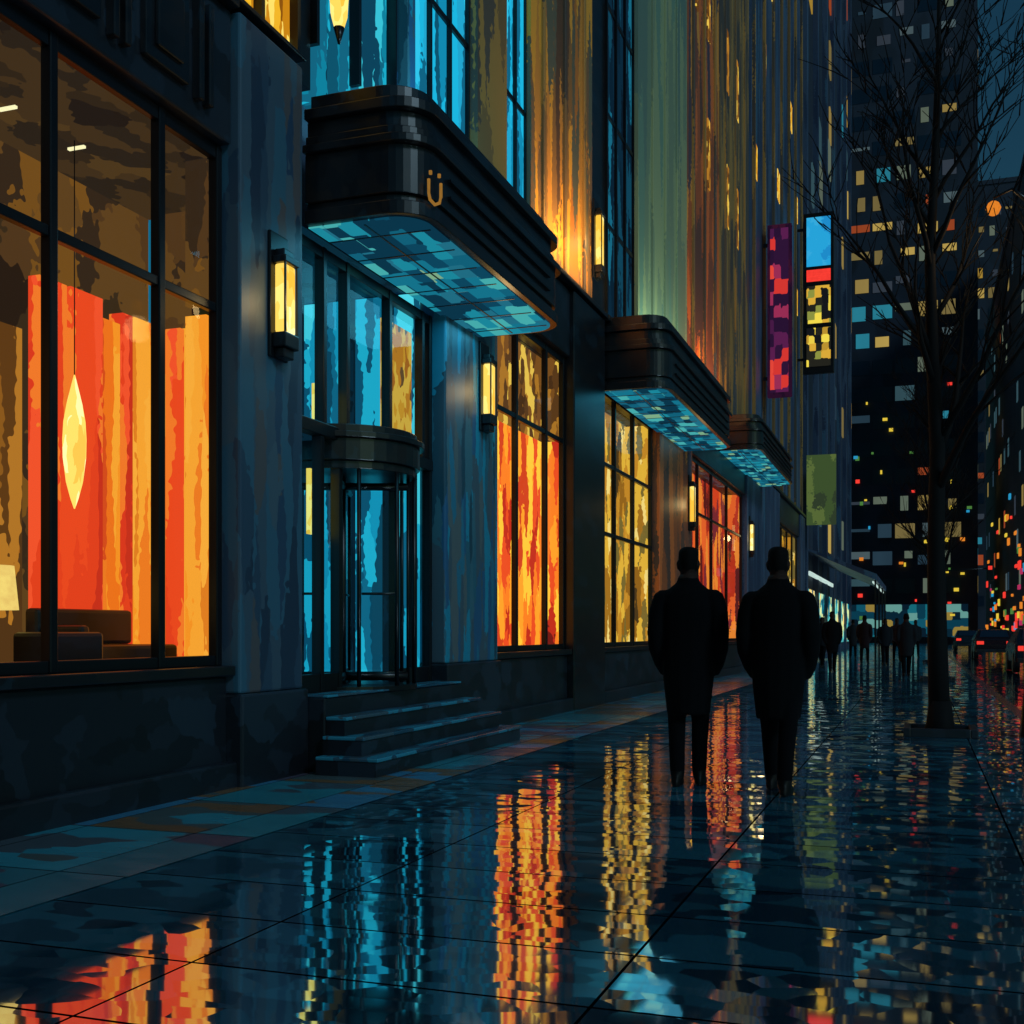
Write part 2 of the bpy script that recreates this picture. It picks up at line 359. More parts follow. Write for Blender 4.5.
for i, (a, b, mt, xf) in enumerate(up):
    boxes('upper_strip_%d' % (i+1), B, M[mt], [(-5.42, xf, a+.002, b-.002, 6.525 if b > 12 else 6.102, H)])
ribs = []
for (a, b, s, xf) in ((9.24, 10.9, .83, -5.14), (11.14, 12.86, .57, -5.1), (13.95, 14.8, .43, -5.04), (19.15, 21.1, .65, -5.05), (5.2, 7.45, .75, -5.14), (2, 4, .67, -5.14), (7.55, 8.7, .57, -5.02)):
    k = a
    while k <= b+.01:
        ribs.append((-5.3, xf, k-.025, k+.025, 6.53 if b > 9 else 6.11, H)); k += s
    z = 8.2
    while z < H:
        ribs.append((-5.29, xf-.02, a+.04, b-.04, z, z+.07)); z += 1.9 if a == 19.15 else 3.2
boxes('upper_mullions', B, M['metal'], ribs)
fl = []
for (a, b, s) in ((14.8, 17.9, 1.03), (25.9, 30.4, 1.5), (30.4, 35.9, 1.8), (35.9, 54, 2.6)):
    k = a+s/2
    while k < b: fl.append((-5.1, -4.94, k-.05, k+.05, 6.53, H)); k += s
boxes('upper_flutes', B, M['brown'], fl, .01)
boxes('green_flutes', B, M['green'], [(-5.1, -4.94, k-.06, k+.06, 6.53, H) for k in (22.3, 23.5, 24.7)], .01)
boxes('upper_slot_windows', B, M['amber'], [(-5.1, -4.97, k, k+.35, z, z+1.7) for k in (15.5, 16.6, 27.0, 28.6, 31.6, 33.4) for z in (12.3, 16, 19.7, 23.4) if (int(k*10)+int(z)) % 3])
boxes('upper_small_windows', B, M['yellow_lit'], [(-5.1, -5.03, y0, y0+.7, z0, z0+1.1) for (y0, z0) in ((37.6, 16), (39.9, 20.5), (44, 17.5), (46.4, 12.5), (48.5, 22), (50.8, 15), (42.2, 24), (50.8, 19))])

# ---- canopies
def outline(xw, xf, y0, y1, r, n=9):
    pts = [(xw, y0)]
    for k in range(n+1):
        a = -math.pi/2+k/n*math.pi/2
        pts.append((xf-r+r*math.cos(a), y0+r+r*math.sin(a)))
    for k in range(n+1):
        a = k/n*math.pi/2
        pts.append((xf-r+r*math.cos(a), y1-r+r*math.sin(a)))
    pts.append((xw, y1))
    return pts
def canopy(x0, xf, y0, y1, z0, h):
    C = empty('entrance_canopy')
    def body(bm):
        lay = [(0, .10, 0), (.10, .16, .05), (.16, .52, .02), (.52, .58, -.03), (.58, .66, .03), (.66, .78, .06), (.78, .86, .0), (.86, 1, .12)]
        for a, b, o in lay:
            extrude_poly(bm, outline(x0, xf-o, y0+o, y1-o, .36), z0+a*h+.001, z0+b*h)
    mesh_from('canopy_body', C, M['metal2'], body, .008)
    mesh_from('lit_soffit', C, M['soffit'], lambda bm: extrude_poly(bm, outline(x0-.0, xf-.08, y0+.08, y1-.08, .3), z0-.012, z0-.002))
    gr = []
    k = y0+.45
    while k < y1-.2:
        gr.append((x0, xf-.12, k, k+.015, z0-.02, z0-.013)); k += .55
    boxes('soffit_grid', C, M['metal'], gr+[(x0+.5, x0+.515, y0+.15, y1-.15, z0-.02, z0-.0135)])
    boxes('fascia_lines', C, M['metal'], [(xf-.02, xf+.015, y0+.6, y1-.6, z0+h*.25, z0+h*.27), (xf-.02, xf+.015, y0+.6, y1-.6, z0+h*.38, z0+h*.4)])
    return C
C1 = canopy(-5.01, -3.9, 8.75, 12.85, 4.72, 1.15)
C2 = canopy(-5.01, -3.9, 18.7, 25.6, 5.25, 1.25)
C3 = canopy(-5.01, -3.9, 30.5, 38.5, 6.0, .95)
LT = empty('gold_letter', (-3.885, 8.99, 4.83)); LT.parent = C1; LT.rotation_euler = (R(90), 0, R(66))
def letterU(bm):
    pts = [(-.07, .2, 0), (-.07, .08, 0), (-.055, .03, 0), (0, .0, 0), (.055, .03, 0), (.07, .08, 0), (.07, .2, 0)]
    tube(bm, pts, [.014]*7, 6); tube(bm, [(-.05, .245, 0), (-.05, .275, 0)], [.015, .015], 6); tube(bm, [(.05, .245, 0), (.05, .275, 0)], [.015, .015], 6)
mesh_from('letter_strokes', LT, plain('gold_glow', 'd09440', .4, emit=.45), letterU)  # the letter's brightness is put in as emission

def area(name, loc, size, energy, col, rot=(0, 0, 0), sy=None):
    l = bpy.data.lights.new(name, 'AREA'); l.energy = energy; l.color = col; l.size = size
    if sy: l.shape = 'RECTANGLE'; l.size_y = sy
    o = bpy.data.objects.new(name, l); scene.collection.objects.link(o); o.location = loc; o.rotation_euler = rot
    return o
o = area('canopy_downlight', (-4.45, 10.8, 4.66), .9, 26, (.12, .7, 1), sy=3.8); o.parent = C1
o = area('canopy_downlight', (-4.45, 22, 5.2), .9, 7, (.1, .6, .9), sy=6.5); o.parent = C2
o = area('canopy_uplight', (-4.4, 16.4, 6.7), .4, 70, (1, .62, .25), rot=(R(180), R(-28), 0), sy=2.5); o.parent = B
o = area('canopy_uplight', (-4.3, 11, 6.0), .4, 50, (.2, .75, 1), rot=(R(180), R(-25), 0), sy=2.5); o.parent = C1
o = area('canopy_uplight', (-4.3, 23, 6.6), .4, 70, (.75, .95, .7), rot=(R(180), R(-25), 0), sy=4); o.parent = C2
o = area('canopy_uplight', (-4.3, 28, 6.7), .4, 130, (1, .5, .2), rot=(R(180), R(-25), 0), sy=4); o.parent = C3

# ---- entrance
E = empty('building_entrance')
boxes('platform', E, M['black'], [(-6.84, -4.76, 8.67, 11.71, -.1, .64)], .015)
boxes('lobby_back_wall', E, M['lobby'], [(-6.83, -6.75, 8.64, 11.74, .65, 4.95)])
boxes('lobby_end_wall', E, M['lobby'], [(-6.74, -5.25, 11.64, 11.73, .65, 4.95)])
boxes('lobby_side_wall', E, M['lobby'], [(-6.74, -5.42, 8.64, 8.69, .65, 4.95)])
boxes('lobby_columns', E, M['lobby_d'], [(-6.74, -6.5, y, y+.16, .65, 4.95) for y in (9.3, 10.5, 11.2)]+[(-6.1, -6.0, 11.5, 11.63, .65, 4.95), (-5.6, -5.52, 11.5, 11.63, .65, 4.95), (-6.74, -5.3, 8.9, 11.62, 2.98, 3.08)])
ef = []; pl = []
yu = [8.72, 9.3, 9.75, 10.68, 11.5, 11.7]; yl = [8.72, 9.25, 9.6, 10.85, 11.3, 11.7]
for y in yu: ef.append((-5.2, -5.1, y-.03, y+.03, 3.1, 4.7))
for y in yl: ef.append((-5.2, -5.1, y-.03, y+.03, .65, 2.98))
ef.append((-5.21, -5.09, 8.69, 11.73, 2.981, 3.099))
for a, b in zip(yu[:-1], yu[1:]):
    ef.append((-5.19, -5.11, a+.03, b-.03, 4.6, 4.7)); pl.append((-5.16, a, b, 3.1, 4.6))
for a, b in zip(yl[:-1], yl[1:]):
    if a == 9.6: continue
    ef.append((-5.19, -5.11, a+.03, b-.03, .65, .82)); pl.append((-5.16, a, b, .82, 2.98))
boxes('entrance_frames', E, M['metal'], ef, .006)
panes('entrance_glass', M['glass_t'], pl, E)
boxes('gold_panel', E, M['art'], [(-5.26, -5.22, 10.75, 11.44, 3.14, 4.45)])
boxes('lit_notice', E, M['lamp'], [(-5.3, -5.26, 9.4, 9.55, 3.15, 3.5), (-5.3, -5.26, 9.3, 9.5, 2.1, 2.7)])
D = empty('revolving_door', (-5.4, 10.2, .64))
D.scale = (.92, .92, .94)
def ringpoly(r, n=36): return [(r*math.cos(2*math.pi*k/n), r*math.sin(2*math.pi*k/n)) for k in range(n)]
def cap(bm):
    for r, a, b in ((.78, 2.22, 2.3), (.83, 2.3, 2.52), (.88, 2.52, 2.58), (.8, 2.58, 2.66)): extrude_poly(bm, ringpoly(r), a+.001, b)
mesh_from('door_canopy', D, M['metal2'], cap, .008)
mesh_from('floor_disc', D, M['metal'], lambda bm: extrude_poly(bm, ringpoly(.8), .002, .05))
def wings(bm):
    for k in range(4):
        a = R(22+90*k); c, s = math.cos(a), math.sin(a)
        tube(bm, [(c*.7, s*.7, .05), (c*.7, s*.7, 2.22)], [.02, .02], 6)
        tube(bm, [(c*.03, s*.03, .13), (c*.7, s*.7, .13)], [.05, .05], 6)
        tube(bm, [(c*.03, s*.03, 2.13), (c*.7, s*.7, 2.13)], [.04, .04], 6)
        tube(bm, [(c*.2, s*.2, 1.0), (c*.6, s*.6, 1.0)], [.014, .014], 6)
    tube(bm, [(0, 0, .05), (0, 0, 2.22)], [.035, .035], 8)
    for a in (-50, -16, 30, 60, 142, 120, 218, 240):
        c, s = math.cos(R(a)), math.sin(R(a))
        tube(bm, [(c*.77, s*.77, .05), (c*.77, s*.77, 2.22)], [.024, .024], 6)
mesh_from('door_wings_and_posts', D, M['metal'], wings)
def wg(bm):
    for k in range(4):
        a = R(22+90*k); c, s = math.cos(a), math.sin(a)
        v = [bm.verts.new(p) for p in ((c*.05, s*.05, .2), (c*.68, s*.68, .2), (c*.68, s*.68, 2.08), (c*.05, s*.05, 2.08))]
        bm.faces.new(v)
mesh_from('door_glass', D, M['glass_t'], wg)
S = empty('entrance_steps')
M['tread'] = strokes('step_tread', ['24384a', '2f5468', '2c7c94', '3a505c', '1f4458'], (3, .7, 1), rough=.25)
for i, (xf, y0, y1, z) in enumerate(((-4.2, 8.5, 12.1, .16), (-4.39, 8.62, 11.95, .32), (-4.58, 8.68, 11.8, .48))):
    boxes('step_%d' % (i+1), S, M['black'], [(-4.755, xf, y0, y1, z-.161, z-.03)])
    boxes('tread_%d' % (i+1), S, M['tread'], [(-4.755, xf+.025, y0-.01, y1+.02, z-.03, z)], .008)
boxes('top_tread', S, M['tread'], [(-5.05, -4.74, 8.68, 11.7, .641, .66)], .006)

# ---- sconces
def sconce(x, y, z, h=.75):
    s = empty('wall_sconce', (x, y, z))
    boxes('back_plate', s, M['metal'], [(0.0, .03, -.14, .14, -h/2-.2, h/2+.26)], .01)
    boxes('caps', s, M['metal2'], [(.03, .15, -.11, .11, h/2, h/2+.06), (.03, .12, -.08, .08, h/2+.06, h/2+.12), (.03, .15, -.11, .11, -h/2-.12, -h/2), (.03, .12, -.08, .08, -h/2-.2, -h/2-.12)], .01)
    boxes('glass_shade', s, M['lamp'], [(.035, .13, -.09, .09, -h/2+.001, h/2-.001)], .02)
    boxes('bars', s, M['metal'], [(.13, .145, -.1, -.085, -h/2, h/2), (.13, .145, .085, .1, -h/2, h/2)])
    l = bpy.data.lights.new('sconce_light', 'POINT'); l.energy = 5; l.color = (1, .7, .3); l.shadow_soft_size = .1
    lo = bpy.data.objects.new('sconce_light', l); scene.collection.objects.link(lo); lo.parent = s; lo.location = (.3, 0, 0)
sconce(-4.949, 8.2, 3.9, .56)
sconce(-4.949, 12.9, 4.1, .6)
sconce(-4.949, 17.95, 7.5, .8)
sconce(-4.949, 26.0, 4.1, .8)
sconce(-4.949, 35.8, 4.1, .8)
La = empty('wall_lantern', (-5.05, 8.9, 6.75))
mesh_from('arm', La, M['metal'], lambda bm: tube(bm, [(0, 0, .6), (.25, 0, .62), (.3, 0, .4)], [.02, .02, .02], 6))
mesh_from('lantern_glass', La, M['lamp'], lambda bm: tube(bm, [(.3, 0, -.3), (.3, 0, -.2), (.3, 0, .1), (.3, 0, .22)], [.05, .08, .1, .05], 6))
mesh_from('lantern_cap', La, M['metal'], lambda bm: tube(bm, [(.3, 0, .22), (.3, 0, .3), (.3, 0, .42)], [.12, .1, .02], 8))
mesh_from('lantern_finial', La, M['metal'], lambda bm: tube(bm, [(.3, 0, -.45), (.3, 0, -.31)], [.01, .05], 8))
P = empty('pendant_lamp', (-5.95, 7.0, 2.62))
mesh_from('glowing_leaf_shade', P, M['leaf'], lambda bm: tube(bm, [(0, 0, -.5), (0, 0, -.42), (0, 0, -.3), (0, 0, -.12), (0, 0, .02), (0, 0, .15), (0, 0, .28), (0, 0, .4), (0, 0, .5)], [.004, .03, .06, .082, .085, .078, .056, .028, .004], 16))
mesh_from('cord', P, M['metal'], lambda bm: tube(bm, [(0, 0, .5), (0, 0, 2.25)], [.004, .004], 6))
P2 = empty('table_lamp', (-5.95, 6.15, 1.2))
mesh_from('shade', P2, M['shade'], lambda bm: tube(bm, [(0, 0, .15), (0, 0, .45)], [.2, .17], 18))
mesh_from('stem', P2, M['metal'], lambda bm: tube(bm, [(0, 0, -.3), (0, 0, .15)], [.05, .03], 8))
boxes('ceiling_spotlights', B, M['wht'], [(-6.1, -5.95, y, y+.025, 4.86, 4.878) for y in (2, 3, 4, 5, 5.7, 6.4, 7.1)])

# ---------------------------------------------------------------- signs
def sign(name, x0, x1, y, z0, z1, items, back):
    s = empty(name, (0, y, 0))
    boxes('cabinet', s, back, [(x0, x1, -.12, .12, z0, z1)], .03)
    boxes('brackets', s, M['metal'], [(-5.0, x0, -.05, .05, z0+.6, z0+.7), (-5.0, x0, -.05, .05, z1-.7, z1-.6)])
    for i, (a, b, c, d, mt) in enumerate(items):
        boxes('lit_panel_%d' % i, s, M[mt], [(a, b, -.15-.002*i, -.1205, c, d)])
rs = random.Random(11)
M['pk'] = strokes('neon_sign_face', ['2a1434', '4a1c48', 'a03058', 'e03a34', '5c2050', 'f04a3c', '301638'], (1.1, 1, .55), emit=.85, jit=.5, block=True)
it = [(-4.75, -4.15, 9.25, 14.75, 'pk')]
sign('neon_sign', -4.85, -4.05, 39.5, 9.1, 14.9, it, strokes('neon_sign_cabinet', ['241430', '2c1632', '3a1838', '4a1c38'], (2, 2, .7), emit=.5))
M['cb'] = strokes('cyan_sign_face', ['1878b0', '28a8e0', '38b0e4', '2090d0'], (.5, 1, .5), emit=.9, jit=.2)
M['yb'] = strokes('yellow_sign_face', ['14161a', 'b89030', 'e8cc48', '8a9040', 'f0d84c', 'd8a838', '22221c'], (.9, 1, .75), emit=1.0, jit=.5, block=True)
it = [(-4.6, -3.6, 16.9, 19.0, 'cb'), (-4.6, -3.6, 16.25, 16.75, 'red_e'), (-4.6, -3.6, 14.45, 16.05, 'yb'), (-4.6, -3.6, 12.6, 14.25, 'yb')]
sign('blade_sign', -4.75, -3.45, 51, 12.3, 19.2, it, M['metal'])

# ---------------------------------------------------------------- distant buildings
PAL = ['a89050', '6c7a6a', 'c8a040', '2f90a8', '566a70', 'd8b860', '8a7a4a', 'b0502c', '3c5c66', '3a4450', '2c4454']
wm = [plain('tower_window_%d' % i, c, .4, emit=.62) for i, c in enumerate(PAL)]
def tower(name, x0, x1, y0, y1, h, lit=.4, st=3.8, ww=1.5, gap=.7, zmin=6, wh=1.9):
    T = empty(name)
    boxes('walls', T, M['navy2'], [(x0, x1, y0, y1, -.2, h)])
    wl = []; dk = []
    z = zmin
    while z < h-2.5:
        x = x0+.8
        rowlit = random.random()
        while x < x1-ww:
            if random.random() < lit*(1.7 if rowlit > .6 else .6):
                w = ww*random.choice((.4, .7, 1)); xo = random.uniform(0, ww-w)
                wl.append((x+xo, x+xo+w, y0-.06, y0+.02, z+random.choice((0, .1, .9)), z+wh*random.choice((1, 1, .7)), random.choice((0, 1, 1, 2, 3, 4, 4, 5, 6, 6, 1, 8, 9, 9, 10, 9, 7))))
            else: dk.append((x, x+ww, y0-.04, y0+.02, z, z+wh))
            x += ww+gap
        yy = y0+1
        while yy < y1-2:
            if random.random() < lit*.5: wl.append((x1-.02, x1+.06, yy, yy+ww, z, z+2, random.choice((0, 1, 2, 3, 5, 7))))
            if random.random() < lit*.5: wl.append((x0-.06, x0+.02, yy, yy+ww, z, z+2, random.choice((0, 1, 2, 4, 6, 7, 8, 9, 10, 1, 8))))
            yy += 3.2
        z += st
    boxes('lit_windows', T, wm, wl); boxes('dark_windows', T, M['towerglass'], dk)
    boxes('parapet', T, M['navy2'], [(x0-.2, x1+.2, y0-.2, y1+.2, h, h+.8)])
    return T
T1 = tower('office_tower', -9, 6.6, 150, 175, 96, .56, st=3.4, ww=2.3, gap=.35, wh=1.8)
T2 = tower('apartment_tower', 9.5, 24, 118, 190, 46, .35)
T2b = tower('office_tower', 8.2, 40, 230, 250, 84, .5, ww=2.2)
T3 = tower('dark_office_building', -20, -5.2, 54.4, 96, 52, .25, ww=1.6)
T4 = tower('brick_corner_building', -30, -10, 176, 200, 80, .4)
wl = []
for z in range(7, 48, 4):
    for y in range(56, 94, 4):
        if random.random() < .35: wl.append((-5.22, -5.12, y, y+1.6, z, z+2, random.choice((0, 2, 3, 6, 7, 1, 9, 10, 8))))
boxes('street_windows', T3, wm, wl)
boxes('pilasters', T3, M['navy'], [(-5.2, -4.95, y, y+.7, 0, 52) for y in range(55, 95, 6)])
boxes('green_lit_sign', T3, strokes('green_sign', ['3a4a34', '4a6238', '6a8044', '465a3c'], (.5, 1, .3), emit=.6), [(-4.9, -3.6, 54.2, 54.38, 6.1, 9.3)])
boxes('shopfront', T3, strokes('teal_shopfront', ['0a3040', '1a7a90', '60c8c0', 'd8e8a0', '0c5068', 'f4d880'], (1, .35, .5), emit=1.1), [(-5.19, -5.1, 55.8, 92, .5, 3.3)])
boxes('lit_storefront', T1, strokes('storefront_teal', ['0a2838', '125a70', '1a7484', '6ca8a0', '0c4054', 'a08840', '0a2030', '081a26'], (.25, 1, .25), emit=.75, jit=.3, block=True), [(-8.5, 5.5, 149.8, 149.93, .6, 4.6)])
bm_cols = [M['red_e'], M['yel_e'], M['cyan_e'], M['or_e'], M['grn_e'], M['pink_e'], M['wht_e']]
sg = []
for k in range(70):
    y = random.uniform(118, 188); z = random.uniform(.6, 18)*random.random()+.8; w = random.uniform(.8, 2.2)
    sg.append((9.3, 9.49, y, y+w, z, z+random.uniform(.2, .9), random.choice((0, 0, 0, 1, 2, 3, 3, 4, 5))))
boxes('shop_signs', T2, bm_cols, sg)
sg = []
for k in range(40):
    x = random.uniform(-8, 6); z = random.uniform(.6, 1)*random.uniform(2, 34)
    sg.append((x, x+random.uniform(.2, .6), 149.6, 149.75, z, z+random.uniform(.2, .5), random.choice((1, 1, 1, 2, 3, 4, 4, 0))))
boxes('street_level_signs', T1, bm_cols, sg)
A = empty('shop_awning')
def aw(bm):
    v = [bm.verts.new(p) for p in ((-5.1, 56, 5.2), (-1.9, 56, 3.9), (-1.9, 72, 3.9), (-5.1, 72, 5.2), (-5.1, 56, 5.1), (-1.9, 56, 3.6), (-1.9, 72, 3.6), (-5.1, 72, 5.1))]
    for f in ((0, 1, 2, 3), (4, 7, 6, 5), (0, 4, 5, 1), (1, 5, 6, 2), (2, 6, 7, 3), (3, 7, 4, 0)): bm.faces.new([v[i] for i in f])
mesh_from('awning_canvas', A, M['navy'], aw)
boxes('awning_posts', A, M['metal'], [(-2.0, -1.92, y, y+.08, 0, 3.62) for y in (56.1, 61.3, 66.6, 71.8)])
boxes('awning_striplight', A, M['wht_e'], [(-2.1, -2.04, 56.2, 71.8, 3.5, 3.58), (-5.0, -4.92, 56.2, 71.8, 3.9, 4.1)])

# ---------------------------------------------------------------- trees
def tree(loc, h, r0, seed, lean=0):
    rnd = random.Random(seed)
    T = empty('bare_tree', loc)
    def build(bm):
        def grow(p, d, L, r, lvl):
            n = 8 if lvl == 0 else (6 if lvl < 2 else 4)
            pts = [p.copy()]; rr = [r]; dirs = [d.copy()]
            for i in range(n):
                if lvl == 0:
                    d = (Vector((lean, 0, 1))+Vector((rnd.uniform(-1, 1), rnd.uniform(-1, 1), 0))*.05).normalized()
                else:
                    d = (d+Vector((rnd.uniform(-1, 1), rnd.uniform(-1, 1), rnd.uniform(-.2, .6)))*.2).normalized()
                p = p+d*L/n; pts.append(p.copy()); dirs.append(d.copy()); rr.append(max(r*(1-.85*(i+1)/n), .004))
            tube(bm, pts, rr, 8 if lvl == 0 else (6 if lvl < 2 else 4))
            if lvl >= 3: return
            nb = (24, 7, 4)[lvl]
            for b in range(nb):
                t = (.3+.68*b/nb+rnd.uniform(0, .03)) if lvl == 0 else rnd.uniform(.2, 1)
                i = min(int(t*n), n-1); q = pts[i].lerp(pts[i+1], t*n-i)
                a = rnd.uniform(0, 2*math.pi)
                side = Vector((math.cos(a), math.sin(a), 0))
                ang = rnd.uniform(.5, .85)
                nd = (dirs[i]*math.cos(ang)+side*math.sin(ang)+Vector((0, 0, .25))).normalized()
                ll = L*(rnd.uniform(.19, .3)*(1.3-.75*t) if lvl == 0 else rnd.uniform(.35, .6))
                grow(q, nd, ll, max(rr[i]*.5, .008), lvl+1)
        grow(Vector((0, 0, -.05)), Vector((lean, 0, 1)).normalized(), h, r0, 0)
        tube(bm, [(0, 0, -.02), (0, 0, .12), (0, 0, .4)], [r0*1.7, r0*1.25, r0*1.0], 10)
    mesh_from('trunk_and_branches', T, M['bark'], build)
    boxes('tree_pit_edging', T, M['black'], [(-.4, -.32, -.4, .4, 0, .1), (.32, .4, -.4, .4, 0, .1), (-.32, .32, -.4, -.32, 0, .1), (-.32, .32, .32, .4, 0, .1)], .01)
    boxes('tree_pit_soil', T, M['bark'], [(-.32, .32, -.32, .32, 0, .06)])
tree((.22, 14.3, 0), 9.0, .125, 3)
tree((.4, 30, 0), 8, .11, 11)
tree((.5, 48, 0), 8, .11, 12)

# ---------------------------------------------------------------- street lamp
def street_lamp(x, y, h=7.6, arm=-1.0, energy=40, c=(1, .6, .25)):
    s = empty('street_lamp', (x, y, 0))
    mesh_from('post', s, M['metal'], lambda bm: (tube(bm, [(0, 0, 0), (0, 0, .5), (0, 0, h)], [.13, .08, .05], 10), tube(bm, [(0, 0, h), (arm*.5, 0, h+.2), (arm, 0, h+.12)], [.03, .02, .015], 8)))
    mesh_from('lamp_globe', s, M['or_e'], lambda bm: tube(bm, [(arm, 0, h-.08), (arm, 0, h-.06), (arm, 0, h-.0), (arm, 0, h+.06), (arm, 0, h+.08)], [.03, .06, .085, .06, .03], 12))
    l = bpy.data.lights.new('lamp_light', 'POINT'); l.energy = energy; l.color = c; l.shadow_soft_size = .2
    o = bpy.data.objects.new('lamp_light', l); scene.collection.objects.link(o); o.parent = s; o.location = (arm, 0, h-.35)
street_lamp(1.2, 14.4, 6.1, arm=-.4, energy=12)
tl = empty('traffic_light', (1.0, 97, 0))
mesh_from('pole', tl, M['metal'], lambda bm: (tube(bm, [(0, 0, 0), (0, 0, 6)], [.1, .07], 8), tube(bm, [(0, 0, 6), (4.5, 0, 6.2)], [.06, .05], 8)))
boxes('signal_head', tl, M['metal'], [(3.9, 4.4, -.2, .2, 5.2, 6.5), (-.25, .25, -.4, -.1, 3, 4.3)], .03)
boxes('red_lens', tl, M['red_e'], [(4.0, 4.3, -.24, -.2, 6.05, 6.35), (-.15, .15, -.44, -.4, 3.85, 4.15)], .05)

# ---------------------------------------------------------------- cars
def car(x, y, col):
    c = empty('car', (x, y, -.12))
    paint = plain('car_paint', col, .2, .3)
    prof = [(-2.2, .35), (-2.25, .7), (-2.1, .95), (-1.5, 1.02), (-.95, 1.42), (.45, 1.45), (1.2, 1.0), (2.05, .82), (2.2, .6), (2.15, .32)]
    def body(bm):
        secs = []
        for (w, s) in ((-.9, .94), (-.84, 1), (.84, 1), (.9, .94)):
            ring = []
            for (py, pz) in prof:
                t = max(0, (pz-1.0)/.45); ww = w*(1-.22*t)
                ring.append(bm.verts.new((ww, py*(.99 if abs(w) > .85 else 1), .35+(pz-.35)*s)))
            secs.append(ring)
        n = len(prof)
        for a, b in zip(secs[:-1], secs[1:]):
            for i in range(n): bm.faces.new((a[i], a[(i+1) % n], b[(i+1) % n], b[i]))
        bm.faces.new(secs[0]); bm.faces.new(secs[-1][::-1])
    mesh_from('car_body', c, paint, body, .05)
    mesh_from('windows', c, M['towerglass'], lambda bm: [bm.faces.new([bm.verts.new(p) for p in q]) for q in (
        ((-.66, -1.5+.05, 1.075), (.66, -1.45, 1.075), (.58, -1.02, 1.4), (-.58, -1.02, 1.4)),
        ((-.66, 1.12, 1.1), (.66, 1.12, 1.1), (.58, .56, 1.42), (-.58, .56, 1.42)))])
    for i, (wx, wy) in enumerate(((-.82, -1.35), (.82, -1.35), (-.82, 1.4), (.82, 1.4))):
        mesh_from('wheel_%d' % (i+1), c, M['black'], lambda bm: tube(bm, [(wx-.11, wy, .33), (wx-.1, wy, .33), (wx+.1, wy, .33), (wx+.11, wy, .33)], [.28, .33, .33, .28], 18), .01)
    boxes('tail_lights', c, M['red_e'], [(-.82, -.5, -2.28, -2.2, .72, .88), (.5, .82, -2.28, -2.2, .72, .88)], .02)
    boxes('head_lights', c, M['wht_e'], [(-.8, -.5, 2.1, 2.24, .6, .74), (.5, .8, 2.1, 2.24, .6, .74)], .02)
    boxes('bumper_and_plate', c, M['black'], [(-.85, .85, -2.3, -2.15, .34, .5)], .03)
car(3.75, 42, '1a2430'); car(3.4, 62, '2a1c20'); car(3.2, 88, '202a34'); car(6.9, 70, '20282e')

